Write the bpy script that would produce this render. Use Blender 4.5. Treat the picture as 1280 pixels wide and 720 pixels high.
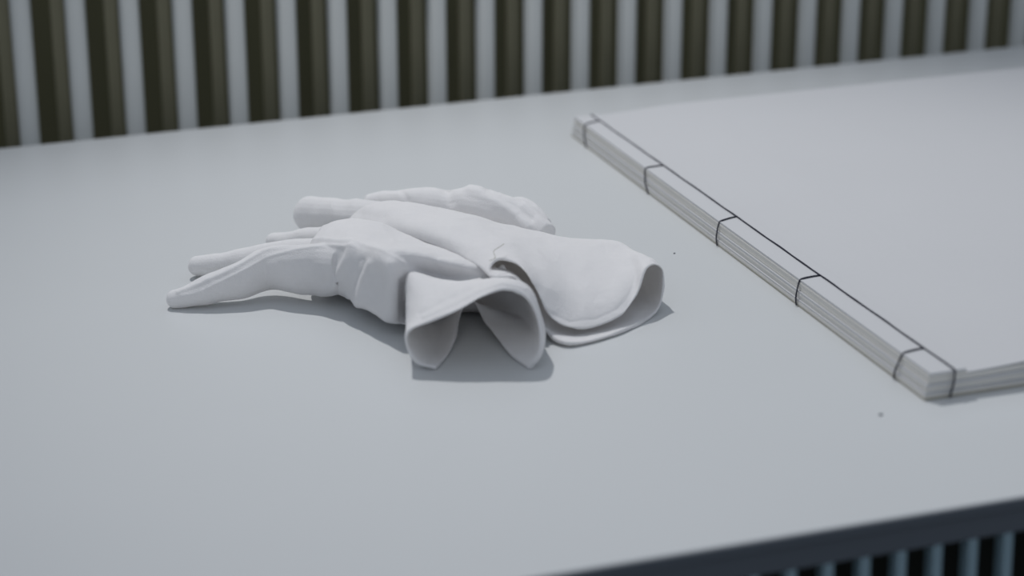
import bpy, bmesh, math, random
import numpy as np
from mathutils import Vector, Matrix, noise
for o in list(bpy.data.objects): bpy.data.objects.remove(o)
S = bpy.context.scene
random.seed(4)
ZT = 0.75                       # height of the table top above the floor

# ------------------------------------------------------------------ camera
F, PITCH, ROLL, YAW = 2576.7, .332413525, -.0301081, .2849266
cp, sp = math.cos(PITCH), math.sin(PITCH)
fwd = Vector((0, cp, -sp)); rgt = Vector((1, 0, 0)); up = rgt.cross(fwd)
CR = math.cos(ROLL)*rgt + math.sin(ROLL)*up
CU = -math.sin(ROLL)*rgt + math.cos(ROLL)*up
CP = Vector((0, -1.0304, ZT+.3544))
cd = bpy.data.cameras.new('camera'); cam = bpy.data.objects.new('camera', cd)
S.collection.objects.link(cam); S.camera = cam
M = Matrix((CR, CU, -fwd)).transposed().to_4x4(); M.translation = CP
cam.matrix_world = M
cd.sensor_width = 36; cd.lens = 36*F/1280; cd.clip_start = .05
cd.dof.use_dof = True; cd.dof.focus_distance = 1.09; cd.dof.aperture_fstop = 5.2

# ------------------------------------------------------------------ light
w = bpy.data.worlds.new('world'); S.world = w; w.use_nodes = True
bg = w.node_tree.nodes['Background']
bg.inputs[0].default_value = (.82, .89, 1.0, 1); bg.inputs[1].default_value = .47
def lamp(name, kind, loc, target, energy, col, **k):
    l = bpy.data.lights.new(name, kind); l.energy = energy; l.color = col
    for a, b in k.items(): setattr(l, a, b)
    o = bpy.data.objects.new(name, l); S.collection.objects.link(o); o.location = loc
    o.rotation_euler = (Vector(target)-Vector(loc)).to_track_quat('-Z', 'Y').to_euler()
    return o
LT = Vector((.09, .01, ZT))
lamp('spot_lamp', 'SPOT', LT+Vector((-.26, .46, 1))*1.9, LT, 97, (1, .985, .98),
     spot_size=math.radians(34), spot_blend=1.0, shadow_soft_size=.012)
S.view_settings.view_transform = 'Standard'; S.view_settings.look = 'None'
S.view_settings.exposure = 0; S.view_settings.gamma = 1; S.view_settings.use_curve_mapping = False

# ------------------------------------------------------------------ helpers
CY, SY = math.cos(YAW), math.sin(YAW)
def T(u, v, z=0):
    """table frame (along the long edge, across, above the top) to world"""
    return Vector((u*CY - v*SY, u*SY + v*CY, ZT+z))
def at(x, y, h):
    """point seen at photo position x, y that lies h cm above the table top"""
    d = (x-640)*CR - (y-360)*CU + F*fwd
    t = (ZT + h/100 - CP.z)/d.z
    return CP + t*d
def mat(name, col, rough=.6, bump=0, scale=100, var=0, spec=.5, trans=0, coat=0, stretch=(1, 1, 1), vscale=None):
    m = bpy.data.materials.new(name); m.use_nodes = True; nt = m.node_tree; N = nt.nodes; L = nt.links
    b = N['Principled BSDF']; b.inputs['Base Color'].default_value = (*col, 1)
    b.inputs['Roughness'].default_value = rough; b.inputs['Specular IOR Level'].default_value = spec
    b.inputs['Coat Weight'].default_value = coat
    tc = N.new('ShaderNodeTexCoord'); mp = N.new('ShaderNodeMapping'); mp.inputs['Scale'].default_value = stretch
    L.new(tc.outputs['Object'], mp.inputs[0])
    if bump:
        n = N.new('ShaderNodeTexNoise'); n.inputs['Scale'].default_value = scale; n.inputs['Detail'].default_value = 4
        L.new(mp.outputs[0], n.inputs['Vector'])
        bp = N.new('ShaderNodeBump'); bp.inputs['Strength'].default_value = bump; bp.inputs['Distance'].default_value = .001
        L.new(n.outputs['Fac'], bp.inputs['Height']); L.new(bp.outputs[0], b.inputs['Normal'])
    if var:
        n = N.new('ShaderNodeTexNoise'); n.inputs['Scale'].default_value = vscale or scale*.2; n.inputs['Detail'].default_value = 3
        L.new(mp.outputs[0], n.inputs['Vector'])
        r = N.new('ShaderNodeMix'); r.data_type = 'RGBA'
        r.inputs[6].default_value = (*[c*(1-var) for c in col], 1); r.inputs[7].default_value = (*[min(1, c*(1+var)) for c in col], 1)
        L.new(n.outputs['Fac'], r.inputs[0]); L.new(r.outputs[2], b.inputs['Base Color'])
    if trans:
        tr = N.new('ShaderNodeBsdfTranslucent'); tr.inputs[0].default_value = (col[0], col[1]*.97, col[2]*.91, 1)
        mx = N.new('ShaderNodeMixShader'); mx.inputs[0].default_value = trans
        L.new(b.outputs[0], mx.inputs[1]); L.new(tr.outputs[0], mx.inputs[2])
        L.new(mx.outputs[0], N['Material Output'].inputs[0])
    return m
def link(name, me, m, parent=None, smooth=False):
    o = bpy.data.objects.new(name, me); S.collection.objects.link(o)
    if m and not me.materials: me.materials.append(m)
    if smooth:
        me.polygons.foreach_set('use_smooth', [True]*len(me.polygons))
    if parent: o.parent = parent; o.matrix_parent_inverse = Matrix.Identity(4)
    return o
def tag(o, label, cat, group=None):
    o['label'] = label; o['category'] = cat
    if group: o['group'] = group
    return o
def thing(name, loc, label, cat, rz=0, group=None):
    o = bpy.data.objects.new(name, None); S.collection.objects.link(o); o.location = loc; o.rotation_euler.z = rz
    o.empty_display_size = .05
    return tag(o, label, cat, group)
def box_mesh(name, x0, x1, y0, y1, z0, z1, bev=0):
    bm = bmesh.new(); bmesh.ops.create_cube(bm, size=1)
    for v in bm.verts:
        v.co = Vector(((x0+x1)/2+v.co.x*(x1-x0), (y0+y1)/2+v.co.y*(y1-y0), (z0+z1)/2+v.co.z*(z1-z0)))
    if bev: bmesh.ops.bevel(bm, geom=bm.edges[:], offset=bev, segments=2, affect='EDGES', profile=.5)
    me = bpy.data.meshes.new(name); bm.to_mesh(me); bm.free(); return me
def cat1(P, n):
    """Catmull-Rom through the points of P, n samples per span"""
    P = [Vector(p) for p in P]; Q = [P[0]*2-P[1]]+P+[P[-1]*2-P[-2]]; out = []
    for i in range(1, len(Q)-2):
        a, b, c, d = Q[i-1:i+3]
        for k in range(n):
            t = k/n
            out.append(.5*((2*b)+(c-a)*t+(2*a-5*b+4*c-d)*t*t+(3*b-a-3*c+d)*t**3))
    out.append(P[-1]); return out
def tube_into(bm, pts, radii, seg=16, cap=True):
    """tube along pts; radii are (vertical, sideways) per point; round ends"""
    n = len(pts); rings = []
    for i, p in enumerate(pts):
        t = (pts[min(i+1, n-1)]-pts[max(i-1, 0)]).normalized()
        s = t.cross(Vector((0, 0, 1)))
        if s.length < 1e-4: s = Vector((1, 0, 0))
        s.normalize(); q = s.cross(t)
        rv, rh = radii[i]
        rings.append([bm.verts.new(p + q*rv*math.sin(2*math.pi*k/seg) + s*rh*math.cos(2*math.pi*k/seg)) for k in range(seg)])
    for a, b in zip(rings, rings[1:]):
        for k in range(seg): bm.faces.new((a[k], a[(k+1) % seg], b[(k+1) % seg], b[k]))
    if cap: bm.faces.new(rings[0][::-1]); bm.faces.new(rings[-1])
def wire(name, pts, r, m, parent, seg=6):
    bm = bmesh.new(); tube_into(bm, pts, [(r, r)]*len(pts), seg)
    me = bpy.data.meshes.new(name); bm.to_mesh(me); bm.free()
    return link(name, me, m, parent, True)

M_lam = mat('white laminate', (.56, .58, .59), .42, .05, 60, .02, .45, vscale=6)
M_edge = mat('shaded table edge and dark speck', (.075, .09, .11), .5, .1, 200)  # shade of the front edge put into the colour; specks share it
M_steel = mat('blue grey painted steel', (.20, .29, .34), .5, .05, 200)
M_black = mat('interior shade black', (.008, .009, .006), .9)  # black stands in for the shade inside the base
M_bar = mat('pale grey paint', (.50, .52, .51), .5, .05, 150, .04, vscale=20)
M_rear = mat('olive grey paint', (.23, .215, .14), .7, .05, 150, .1)
M_wall = mat('dark olive wall', (.105, .10, .052), .9, .2, 30, .35, stretch=(6, 6, .6), vscale=3)
M_floor = mat('dark floor', (.03, .03, .025), .7, .1, 40, .2)
M_cot = mat('white cotton', (.90, .90, .915), .95, .5, 1600, .03, .15, trans=.28)
M_hem = mat('white cotton hem', (.80, .79, .78), .95, .6, 1500, .03, .15)
M_paper = mat('white paper', (.545, .553, .568), .75, .12, 300, .015, .25, vscale=15)
M_page = mat('cream page paper', (.66, .65, .62), .8, .12, 300, .03, .2, vscale=30)
M_guard = mat('grey paper guard', (.50, .51, .51), .8, .1, 300)
M_kraft = mat('buff paper', (.42, .40, .34), .85, .1, 300)
M_thread = mat('navy thread', (.012, .014, .032), .7, .4, 3000)

# ------------------------------------------------------------------ setting
o = link('floor', box_mesh('floor', -3, 3, -3, 3, -.05, 0), M_floor); o['kind'] = 'structure'
o = link('wall_back', box_mesh('wall_back', -3, 3, 0, .1, 0, 1.3), M_wall)
o.location = T(0, .95)-Vector((0, 0, ZT)); o.rotation_euler.z = YAW; o['kind'] = 'structure'

# ------------------------------------------------------------------ display table
V0, V1, U0, U1 = -.3245, .3990, -.62, 1.05
tb = thing('display_table', (0, 0, 0), 'white-topped display table with front edge coloured dark as in shade above a grille', 'table', YAW)
link('tabletop', box_mesh('tabletop', U0, U1, V0+.0006, V1, ZT-.0045, ZT, .0004), M_lam, tb)
link('edge_shade_strip', box_mesh('edge_shade_strip', U0, U1, V0-.0004, V0+.0002, ZT-.0046, ZT-.0008), M_edge, tb)['label'] = 'thin strip with the edge shade as dark colour'  # dark strip laid where the white top's edge is in shade
link('front_rail', box_mesh('front_rail', U0+.002, U1-.002, V0+.0012, V0+.012, ZT-.0157, ZT-.005), M_edge, tb)['label'] = 'front rail with shade in its dark colour'
link('bottom_rail', box_mesh('bottom_rail', U0+.002, U1-.002, V0+.0012, V0+.012, ZT-.18, ZT-.165), M_steel, tb)
for a in (0, 1):
    x = U0+.002 if a == 0 else U1-.012
    link('side_rail', box_mesh('side_rail', x, x+.01, V0+.013, V1-.002, ZT-.18, ZT-.0055), M_steel, tb)
    for b in (0, 1):
        y = V0+.013 if b == 0 else V1-.045
        x = U0+.013 if a == 0 else U1-.053
        link('leg', box_mesh('leg', x, x+.04, y, y+.04, 0, ZT-.0055, .002), M_steel, tb)
link('back_rail', box_mesh('back_rail', U0+.002, U1-.002, V1-.014, V1-.004, ZT-.18, ZT-.0055), M_steel, tb)
link('gap_shade_sheet', box_mesh('gap_shade_sheet', U0+.06, U1-.06, V0+.06, V0+.065, ZT-.30, ZT-.0055), M_black, tb)  # added black sheet, paints the shade seen between the slats
sl = box_mesh('slat', -.0022, .0022, V0+.0016, V0+.0085, ZT-.1645, ZT-.016, .0005); sl.materials.append(M_steel)
k = -38
while True:
    x = .0795 + k*.01585; k += 1
    if x < U0+.01: continue
    if x > U1-.01: break
    s = link('slat', sl, None, tb); s.location.x = x

# ------------------------------------------------------------------ railing behind the table
rl = thing('railing', T(0, V1+.055)-Vector((0, 0, ZT)), 'pale grey railing of upright bars behind the white table', 'railing', YAW)
bm = bmesh.new(); H1 = ZT+.135
bmesh.ops.create_cone(bm, cap_ends=True, segments=16, radius1=.0050, radius2=.0073, depth=H1-.04)
for v in bm.verts: v.co.z += (H1-.04)/2+.04
bar = bpy.data.meshes.new('bar'); bm.to_mesh(bar); bm.free(); bar.materials.append(M_bar)
bar.polygons.foreach_set('use_smooth', [len(p.vertices) == 4 for p in bar.polygons])
rear = box_mesh('rear_bar', -.0045, .0045, .012, .018, .04, H1-.002, .001); rear.materials.append(M_rear)
for k in range(-6, 34):
    x = -.2155 + k*.0370
    o = link('bar', bar, None, rl); o.location.x = x-.0205; o.rotation_euler.y = .027
    o = link('rear_bar', rear, None, rl); o.location.x = x-.0112-.0205; o.rotation_euler.y = .027
    if k == -6: o['label'] = 'dull olive rear bar'
X0, X1 = -.2155-7*.037, -.2155+34*.037
link('top_rail', box_mesh('top_rail', X0, X1, -.010, .020, H1, H1+.012, .002), M_bar, rl)
link('foot_rail', box_mesh('foot_rail', X0, X1, -.010, .020, 0, .04, .002), M_bar, rl)

# ------------------------------------------------------------------ stab-bound book
BU, BV0, BV1 = .1262, -.2205, .2785          # spine edge and the two ends in the table frame
bk = thing('bound_book', T(BU, (BV0+BV1)/2), 'large white stab-bound book with navy thread along its spine', 'book', YAW)
def leaf(name, x0, x1, y0, y1, z0, z1, m, lift=0, seg=26, label=None):
    """sheet bundle lying on the book; its free side swells by lift away from the spine"""
    bm = bmesh.new(); vc = (BV0+BV1)/2; rows = []
    for i in range(seg+1):
        x = x0+(x1-x0)*(i/seg)**1.5
        f = min(1, max(0, (x-.02)/.06)); f = f*f*(3-2*f)
        rows.append([bm.verts.new((x, y, z+lift*f*(1 if k > 1 else .94))) for k, (y, z) in enumerate(((y0-vc, z0), (y1-vc, z0), (y1-vc, z1), (y0-vc, z1)))])
    for a, b in zip(rows, rows[1:]):
        for k in range(4): bm.faces.new((a[k], b[k], b[(k+1) % 4], a[(k+1) % 4]))
    bm.faces.new(rows[0]); bm.faces.new(rows[-1][::-1])
    bmesh.ops.recalc_face_normals(bm, faces=bm.faces[:])
    me = bpy.data.meshes.new(name); bm.to_mesh(me); bm.free()
    o = link(name, me, m, bk)
    if label: o['label'] = label
    return o
W = .52; z = .0002
leaf('back_cover', 0, W, BV0, BV1, z, z+.0009, M_kraft, label='buff back cover'); z += .0010
layers = [.0013, .0009, .0015, .0008, .0012, .0010, .0013]
for i, t in enumerate(layers):
    off = random.uniform(-.0002, .0005)+i*.00028
    leaf('page', off, W-.002, BV0+.0006+random.uniform(-.0003, .0003), BV1+random.uniform(-.001, .001),
         z, z+t, M_page if i % 3 != 1 else M_paper, lift=.0020*i/7)
    z += t+.00016
ztop = z
leaf('guard_strip', .0020, .0208, BV0+.0006, BV1, z, z+.0013, M_page, seg=6, label='guard strip along the spine'); 
leaf('front_cover', .0213, W, BV0+.0008, BV1+.006, z, z+.0006, M_paper, lift=.0024, label='plain white front cover')
z += .0015
leaf('guard_strip', .0024, .0204, BV0+.0002, BV1+.001, z, z+.0011, M_paper, seg=6, label='white top guard strip')
z += .0011
ZB = z
vc = (BV0+BV1)/2; R = .00044; TU = .01430
def tw(pts, name='thread', r=R):
    wire(name, [Vector(p) for p in pts], r, M_thread, bk)
ns = 60
pts = [(TU+.00012*math.sin(i*.9), BV0-.0005-vc+(BV1-BV0+.001)*i/ns, ZB+R*.8+.0001*math.sin(i*1.7)) for i in range(ns+1)]
tw(pts)
tw([(TU, BV0-.0006-vc, ZB+.0002), (TU-.0003, BV0-.0009-vc, ZB*.6), (TU-.0022, BV0-.0009-vc, .0004)])
tw([(TU, BV1+.0006-vc, ZB+.0002), (TU, BV1+.0014-vc, ZB*.6), (TU, BV1+.0014-vc, .0004)])
for v, vt, vb in ((-.1917, -.1937, -.1920), (-.0797, -.0812, -.0840), (.0300, .0258, .0218), (.1440, .1432, .1310), (.2620, .2570, .2465)):
    y, a, b = v-vc, vt-vc, vb-vc
    pts = [(TU, y, ZB+R), (.009, y*.5+a*.5+.0004, ZB+R*1.1), (.0034, a, ZB+R*.9), (.0020, a, ZB-.0008), (.0009, a*.8+b*.2, ZB*.72),
           (-.0004, a*.45+b*.55, ZB*.42), (-.0008, a*.15+b*.85, ZB*.2), (-.0007, b, .0004)]
    tw(cat1(pts, 3))

# ------------------------------------------------------------------ gloves
def shell_into(bm, secs, closed, n=7, thick=.0013, tip=None):
    """fabric surface through sections of (x, y, h) points, given real thickness inwards"""
    G = [[at(*p) for p in s] for s in secs]
    if tip: G.append([at(*tip) + (p-at(*tip))*.12 for p in G[-1]])
    rows = []
    for s in G:
        if closed:
            m = len(s); ext = s[-2:]+s+s[:3]
            c = cat1(ext, n); rows.append(c[2*n:(2+m)*n])
        else: rows.append(cat1(s, n))
    cols = [cat1([r[j] for r in rows], n) for j in range(len(rows[0]))]
    ni, nj = len(cols[0]), len(cols)
    V = [[cols[j][i].copy() for j in range(nj)] for i in range(ni)]
    for i in range(ni):
        for j in range(nj): V[i][j].z = max(V[i][j].z, ZT+.0004)
    nj2 = nj if closed else nj-1
    b2 = bmesh.new(); vv = [[b2.verts.new(p) for p in r] for r in V]
    for i in range(ni-1):
        for j in range(nj2): b2.faces.new((vv[i][j], vv[i][(j+1) % nj], vv[i+1][(j+1) % nj], vv[i+1][j]))
    b2.normal_update()
    me = bpy.data.meshes.new('tmp'); b2.to_mesh(me); b2.free()
    return me, V
def finish(name, parts, m, parent, voxel=.00052, smooth=5, disp=None):
    """join the fabric pieces into one continuous cloth body"""
    bm = bmesh.new()
    for me, t in parts:
        o = bpy.data.objects.new('tmp', me); S.collection.objects.link(o)
        if t:
            md = o.modifiers.new('s', 'SOLIDIFY'); md.thickness = t; md.offset = 0; md.use_even_offset = False
        dg = bpy.context.evaluated_depsgraph_get(); e = o.evaluated_get(dg); em = e.to_mesh()
        bm.from_mesh(em); e.to_mesh_clear(); bpy.data.objects.remove(o)
    me = bpy.data.meshes.new(name); bm.to_mesh(me); bm.free()
    o = bpy.data.objects.new('tmp', me); S.collection.objects.link(o)
    md = o.modifiers.new('r', 'REMESH'); md.mode = 'VOXEL'; md.voxel_size = voxel
    md = o.modifiers.new('m', 'SMOOTH'); md.iterations = smooth; md.factor = .5
    dg = bpy.context.evaluated_depsgraph_get(); out = bpy.data.meshes.new_from_object(o.evaluated_get(dg))
    bpy.data.objects.remove(o); out.name = name
    nv = len(out.vertices); co = np.empty(nv*3, np.float32); no = np.empty(nv*3, np.float32)
    out.vertices.foreach_get('co', co); out.vertices.foreach_get('normal', no)
    co = co.reshape(-1, 3); no = no.reshape(-1, 3)
    if disp: co = co + disp(co, no)
    co[:, 2] = np.maximum(co[:, 2], ZT+.0002)
    org = np.array(parent.location, np.float32); co = co-org
    out.vertices.foreach_set('co', co.astype(np.float32).ravel()); out.update()
    out.materials.clear()
    return link(name, out, m, parent, True)
def finger(pts, n=5):
    """closed soft finger; pts = (x, y, h, vertical radius cm, sideways radius cm)"""
    P = cat1([at(*p[:3]) for p in pts], n)
    Rr = cat1([(p[3], p[4], 0) for p in pts], n)
    R2 = [(max(.0005, r.x/100), max(.0005, r.y/100)) for r in Rr]
    d = (P[0]-P[1]).normalized(); r0 = R2[0]
    caps, cr = [], []
    for a in (80, 62, 45, 28, 12):
        caps.append(P[0]+d*r0[0]*math.sin(math.radians(a))*.9)
        cr.append((r0[0]*math.cos(math.radians(a)), r0[1]*math.cos(math.radians(a))))
    P = caps+P; R2 = cr+R2
    bm = bmesh.new(); tube_into(bm, P, R2, 20)
    for v in bm.verts: v.co.z = max(v.co.z, ZT+.0003)
    me = bpy.data.meshes.new('tmp'); bm.to_mesh(me); bm.free(); return me, 0
def wrinkles(seed, amp, creases=()):
    cr = [(np.array([at(*p) for p in c[0]], np.float32), c[1], c[2]) for c in creases]
    def f(co, no):
        d = np.zeros(len(co), np.float32)
        for i, p in enumerate(co):
            v = Vector((p[0]*38+seed, p[1]*26, p[2]*38))
            d[i] = noise.noise(v) + .5*noise.noise(v*2.3) + .14*noise.noise(v*6) + .9*(.3-abs(noise.noise(v*1.6+Vector((9, 4, 2)))))
        d *= amp
        for line, depth, width in cr:                      # long creases or raised seams
            best = np.zeros(len(co), np.float32)
            vd = line.mean(0)-np.array(CP, np.float32); vd /= np.linalg.norm(vd)
            flat = lambda q: q-(q@vd)[..., None]*vd
            c2 = flat(co); ok = (no@vd) < .05
            for a, b in zip(line, line[1:]):
                dep = np.exp(-(((co-(a+b)/2)@vd)/.02)**4)
                a2, b2 = flat(a), flat(b); ab = b2-a2; t = np.clip(((c2-a2)@ab)/(ab@ab), 0, 1)
                dd = np.linalg.norm(c2-(a2+t[:, None]*ab), axis=1)
                best = np.maximum(best, ok*dep*np.exp(-(dd/width)**2))
            d += depth*best
        return no*d[:, None]
    return f

# glove lying in front, its cuff arching towards the camera
gB = thing('cotton_glove', at(590, 440, 0), 'white cotton glove in front, its open cuff arched on the table', 'glove', group='pair of white gloves')
SB = [
 [(545,461,.1),(522,453,.4),(509,432,1.35),(511,414,2.05),(538,402,2.5),(574,387,3.05),(605,370,3.6),(632,362,3.85),(658,372,3.45),(673,402,2.25),(676,438,.95),(662,460,.05)],
 [(564,437,.15),(540,436,.1),(512,415,.9),(508,395,1.8),(522,376,2.7),(558,366,3.1),(600,356,3.6),(634,350,4.0),(661,360,3.5),(674,390,2.3),(677,425,.9),(636,440,.2)],
 [(574,400,.6),(545,415,.1),(516,400,.7),(508,372,2.0),(514,348,3.1),(545,350,3.0),(580,354,2.9),(612,351,3.1),(645,358,2.8),(665,380,2.0),(665,412,.6),(605,400,.6)],
 [(577,378,1.2),(550,400,.1),(518,392,.6),(508,365,1.9),(510,340,3.2),(535,344,2.7),(568,349,2.5),(604,348,2.6),(632,355,2.3),(650,372,1.5),(645,395,.4),(588,376,1.25)],
 [(540,395,.3),(515,403,.6),(492,400,.9),(490,365,2.4),(487,332,3.8),(494,316,4.2),(525,318,3.9),(560,325,3.5),(590,328,3.2),(608,343,2.2),(600,380,.3),(560,390,.2)],
 [(500,380,.2),(478,388,.5),(457,386,1.0),(454,355,2.3),(451,322,3.5),(456,306,3.9),(483,302,3.7),(515,306,3.3),(540,308,3.0),(568,322,2.0),(558,355,.2),(530,370,.2)],
 [(450,362,.2),(437,368,.4),(421,364,.9),(414,342,1.9),(411,315,3.0),(416,299,3.5),(440,285,3.6),(463,279,3.5),(488,288,2.9),(505,308,1.7),(490,335,.3),(470,355,.2)],
 [(415,345,.2),(405,352,.4),(393,352,.9),(386,335,1.5),(386,315,2.4),(394,299,2.9),(408,284,3.1),(428,277,3.0),(448,282,2.5),(456,298,1.5),(445,322,.3),(430,338,.2)],
]
mB, _ = shell_into(None, SB, False, tip=(392,322,1.5))
partsB = [(mB, .0014),
 finger([(219,374,.45,.46,.50),(237,370,.60,.55,.62),(265,361,.9,.76,.75),(300,350,1.25,1.0,.8),(335,337,1.55,1.12,.85),(370,337,1.75,1.32,.85),(405,337,1.9,1.42,.85),(430,335,2.3,1.1,.8)]),
 finger([(247,333,.62,.56,.60),(270,331,.75,.62,.68),(310,325,1.0,.62,.75),(350,318,1.4,.7,.8),(400,315,1.9,.7,.8)]),
 finger([(343,301,.55,.48,.6),(370,300,.85,.58,.7),(410,297,1.6,.6,.7),(445,305,2.3,.6,.7)]),
 finger([(409,292,2.6,.45,.6),(425,290,2.7,.5,.7),(450,296,2.4,.5,.7)]),
]
seamB = [(222,366,1.0),(250,355,1.4),(275,343,1.9),(300,330,2.5),(330,314,3.0),(365,304,3.2),(405,298,3.5),(440,301,4.0),(475,312,4.2),(505,328,4.3)]
foldsB = [(seamB, .0006, .0010), ([(x+4, y+8, h-.3) for x, y, h in seamB[1:8]], .0005, .0009),
          ([(236,337,.6),(262,338,.7),(300,338,.9)], -.0005, .0009), ([(254,364,1.2),(240,368,1.0),(228,370,.7)], .0004, .0011),
          ([(440,309,3.9),(428,335,2.8),(418,358,1.4)], .0017, .0024), ([(427,316,3.4),(417,335,2.4),(409,352,1.4)], -.0011, .0030),
          ([(461,330,3.4),(452,355,2.2),(446,382,1.0)], .0011, .0022), ([(451,328,3.4),(442,350,2.4),(433,368,1.2)], -.0012, .0028),
          ([(489,330,4.0),(492,360,2.4),(495,392,1.2)], .0012, .0026), ([(474,340,3.4),(472,365,2.4),(474,388,1.2)], -.0010, .0032),
          ([(500,352,3.0),(502,398,1.0)], -.0012, .0020),
          ([(530,396,2.4),(565,380,3.0),(600,362,3.7),(630,354,4.1),(656,362,3.6)], .0005, .0008),
          ([(524,392,2.4),(560,374,3.1),(598,356,3.7)], -.0003, .0010),
          ([(470,292,3.8),(510,318,3.8),(560,335,3.3)], -.0008, .0030), ([(425,286,3.4),(455,290,3.6),(490,302,3.6)], .0005, .0025)]
finish('glove_body', partsB, M_cot, gB, disp=wrinkles(3.1, .0010, foldsB))

# glove lying behind, its cuff opening to the right
gA = thing('cotton_glove', at(700, 400, 0), 'white cotton glove behind, lying flat with its cuff open to the right', 'glove', group='pair of white gloves')
SA = [
 [(612,336,3.3),(624,324,3.6),(647,330,3.5),(662,347,3.1),(675,372,2.1),(693,401,1.0),(730,411,.5),(775,395,.75),(796,368,1.4),(806,338,2.3),(820,331,2.3),(830,345,1.7),(820,390,.2),(770,417,.15),(712,430,.2),(680,410,.6),(650,351,2.8),(618,347,3.1)],
 [(598,329,3.3),(612,316,3.6),(640,320,3.4),(660,332,3.0),(680,348,2.5),(708,365,1.75),(744,373,1.4),(774,360,1.6),(791,339,1.9),(798,322,2.3),(807,321,2.3),(812,328,1.8),(800,360,.3),(760,383,.1),(700,392,.1),(668,380,.9),(638,342,2.6),(606,335,3.1)],
 [(563,312,3.2),(574,303,3.6),(600,300,3.6),(630,303,3.4),(660,312,2.9),(695,322,2.4),(728,324,2.2),(756,315,2.1),(768,306,2.2),(772,303,2.1),(768,315,1.0),(745,330,.3),(710,340,.1),(670,340,.1),(640,338,.4),(615,332,1.2),(590,326,2.0),(570,320,2.8)],
 [(517,297,3.0),(527,288,3.5),(550,284,3.7),(580,281,3.6),(610,284,3.4),(640,290,3.0),(670,296,2.6),(692,297,2.4),(704,299,2.1),(706,304,1.7),(698,312,.9),(675,318,.3),(645,320,.1),(612,318,.1),(585,314,.4),(560,309,1.2),(540,304,2.0),(523,301,2.7)],
 [(470,285,2.6),(480,275,3.1),(500,268,3.4),(525,264,3.5),(550,263,3.5),(578,267,3.3),(604,274,3.0),(622,280,2.6),(632,286,2.1),(632,291,1.6),(622,298,.9),(602,302,.3),(578,303,.1),(552,302,.1),(530,300,.4),(510,296,1.0),(490,292,1.8),(475,289,2.3)],
 [(436,280,1.9),(443,270,2.4),(455,261,2.8),(470,255,3.0),(488,252,3.0),(506,254,2.9),(524,258,2.6),(538,264,2.2),(545,270,1.7),(544,277,1.2),(535,283,.7),(520,287,.3),(502,289,.1),(482,289,.1),(466,288,.3),(453,286,.7),(444,284,1.1),(438,283,1.5)],
]
mA, _ = shell_into(None, SA, True, tip=(455,270,1.6))
partsA = [(mA, .0014),
 finger([(388,268,1.1,1.08,.98),(405,269,1.2,1.06,.98),(430,270,1.5,1.0,1.0),(465,271,1.8,.95,1.1),(500,275,1.9,.9,1.0)]),
 finger([(462,251,1.9,.35,.5),(480,251,1.9,.55,.7),(505,251,2.1,.68,.8),(530,251,2.2,.78,.9),(558,255,2.1,.78,1.0),(585,255,2.2,.95,1.1),(615,262,2.1,1.0,1.1),(645,271,1.8,.95,1.0),(668,283,1.5,.75,.9),(684,292,1.3,.5,.6)]),
 finger([(632,262,1.9,.5,.5),(648,262,1.8,.75,.7),(664,272,1.5,.75,.7),(676,286,1.1,.7,.7)]),
]
foldsA = [([(430,262,2.8),(450,266,3.0),(480,272,3.3)], -.0007, .0030), ([(460,262,3.0),(480,262,3.3),(520,270,3.5),(575,286,3.6)], .0006, .004),
          ([(508,250,2.8),(503,240,2.8)], -.0012, .0020), ([(560,240,2.8),(562,252,2.6)], -.0016, .0035), ([(588,236,3.1),(620,250,2.9),(645,268,2.6),(660,284,2)], .0016, .0030),
          ([(610,240,3),(640,255,2.6),(664,272,2.2)], -.0014, .0028), ([(655,257,2.6),(680,280,1.8)], .0009, .0020), ([(640,306,3),(680,330,2.6),(700,370,1.8)], .0004, .006),
          ([(690,392,1.4),(712,402,1.0),(745,399,1.0),(772,386,1.2),(788,366,1.6),(796,340,2.1)], -.00025, .0008)]
finish('glove_body', partsA, M_cot, gA, disp=wrinkles(8.7, .0009, foldsA))

# visible hems, seams and loose threads
def gw(g, name, pts, r, m=M_hem, n=5, label=None):
    P = [p-g.location for p in cat1([at(*p) for p in pts], n)]
    o = wire(name, P, r, m, g, 8)
    if label: o['label'] = label
gw(gB, 'loose_thread', [(612,326,3.9),(619,322,4.0),(617,314,4.2),(624,309,4.3),(630,305,4.2)], .00016, M_kraft, label='pale loose thread end')
gw(gA, 'stitch_knot', [(624,337,2.9),(628,333,3.1),(631,338,2.9),(628,343,2.8),(634,341,2.8)], .0009)
for x, y, r_, lb in ((843, 317, .0006, 'tiny dark speck on the table right of the gloves'), (1101, 519, .0009, 'tiny grey speck on the table in front of the book corner')):
    bm = bmesh.new(); bmesh.ops.create_icosphere(bm, subdivisions=2, radius=r_)
    for v in bm.verts: v.co *= 1+.35*noise.noise(v.co*2500+Vector((x, 0, 0))); v.co.z = max(v.co.z*.6, -r_*.3)
    me = bpy.data.meshes.new('speck'); bm.to_mesh(me); bm.free()
    o = link('speck', me, M_edge, None, True); o.location = at(x, y, 0)+Vector((0, 0, r_*.3)); tag(o, lb, 'speck')
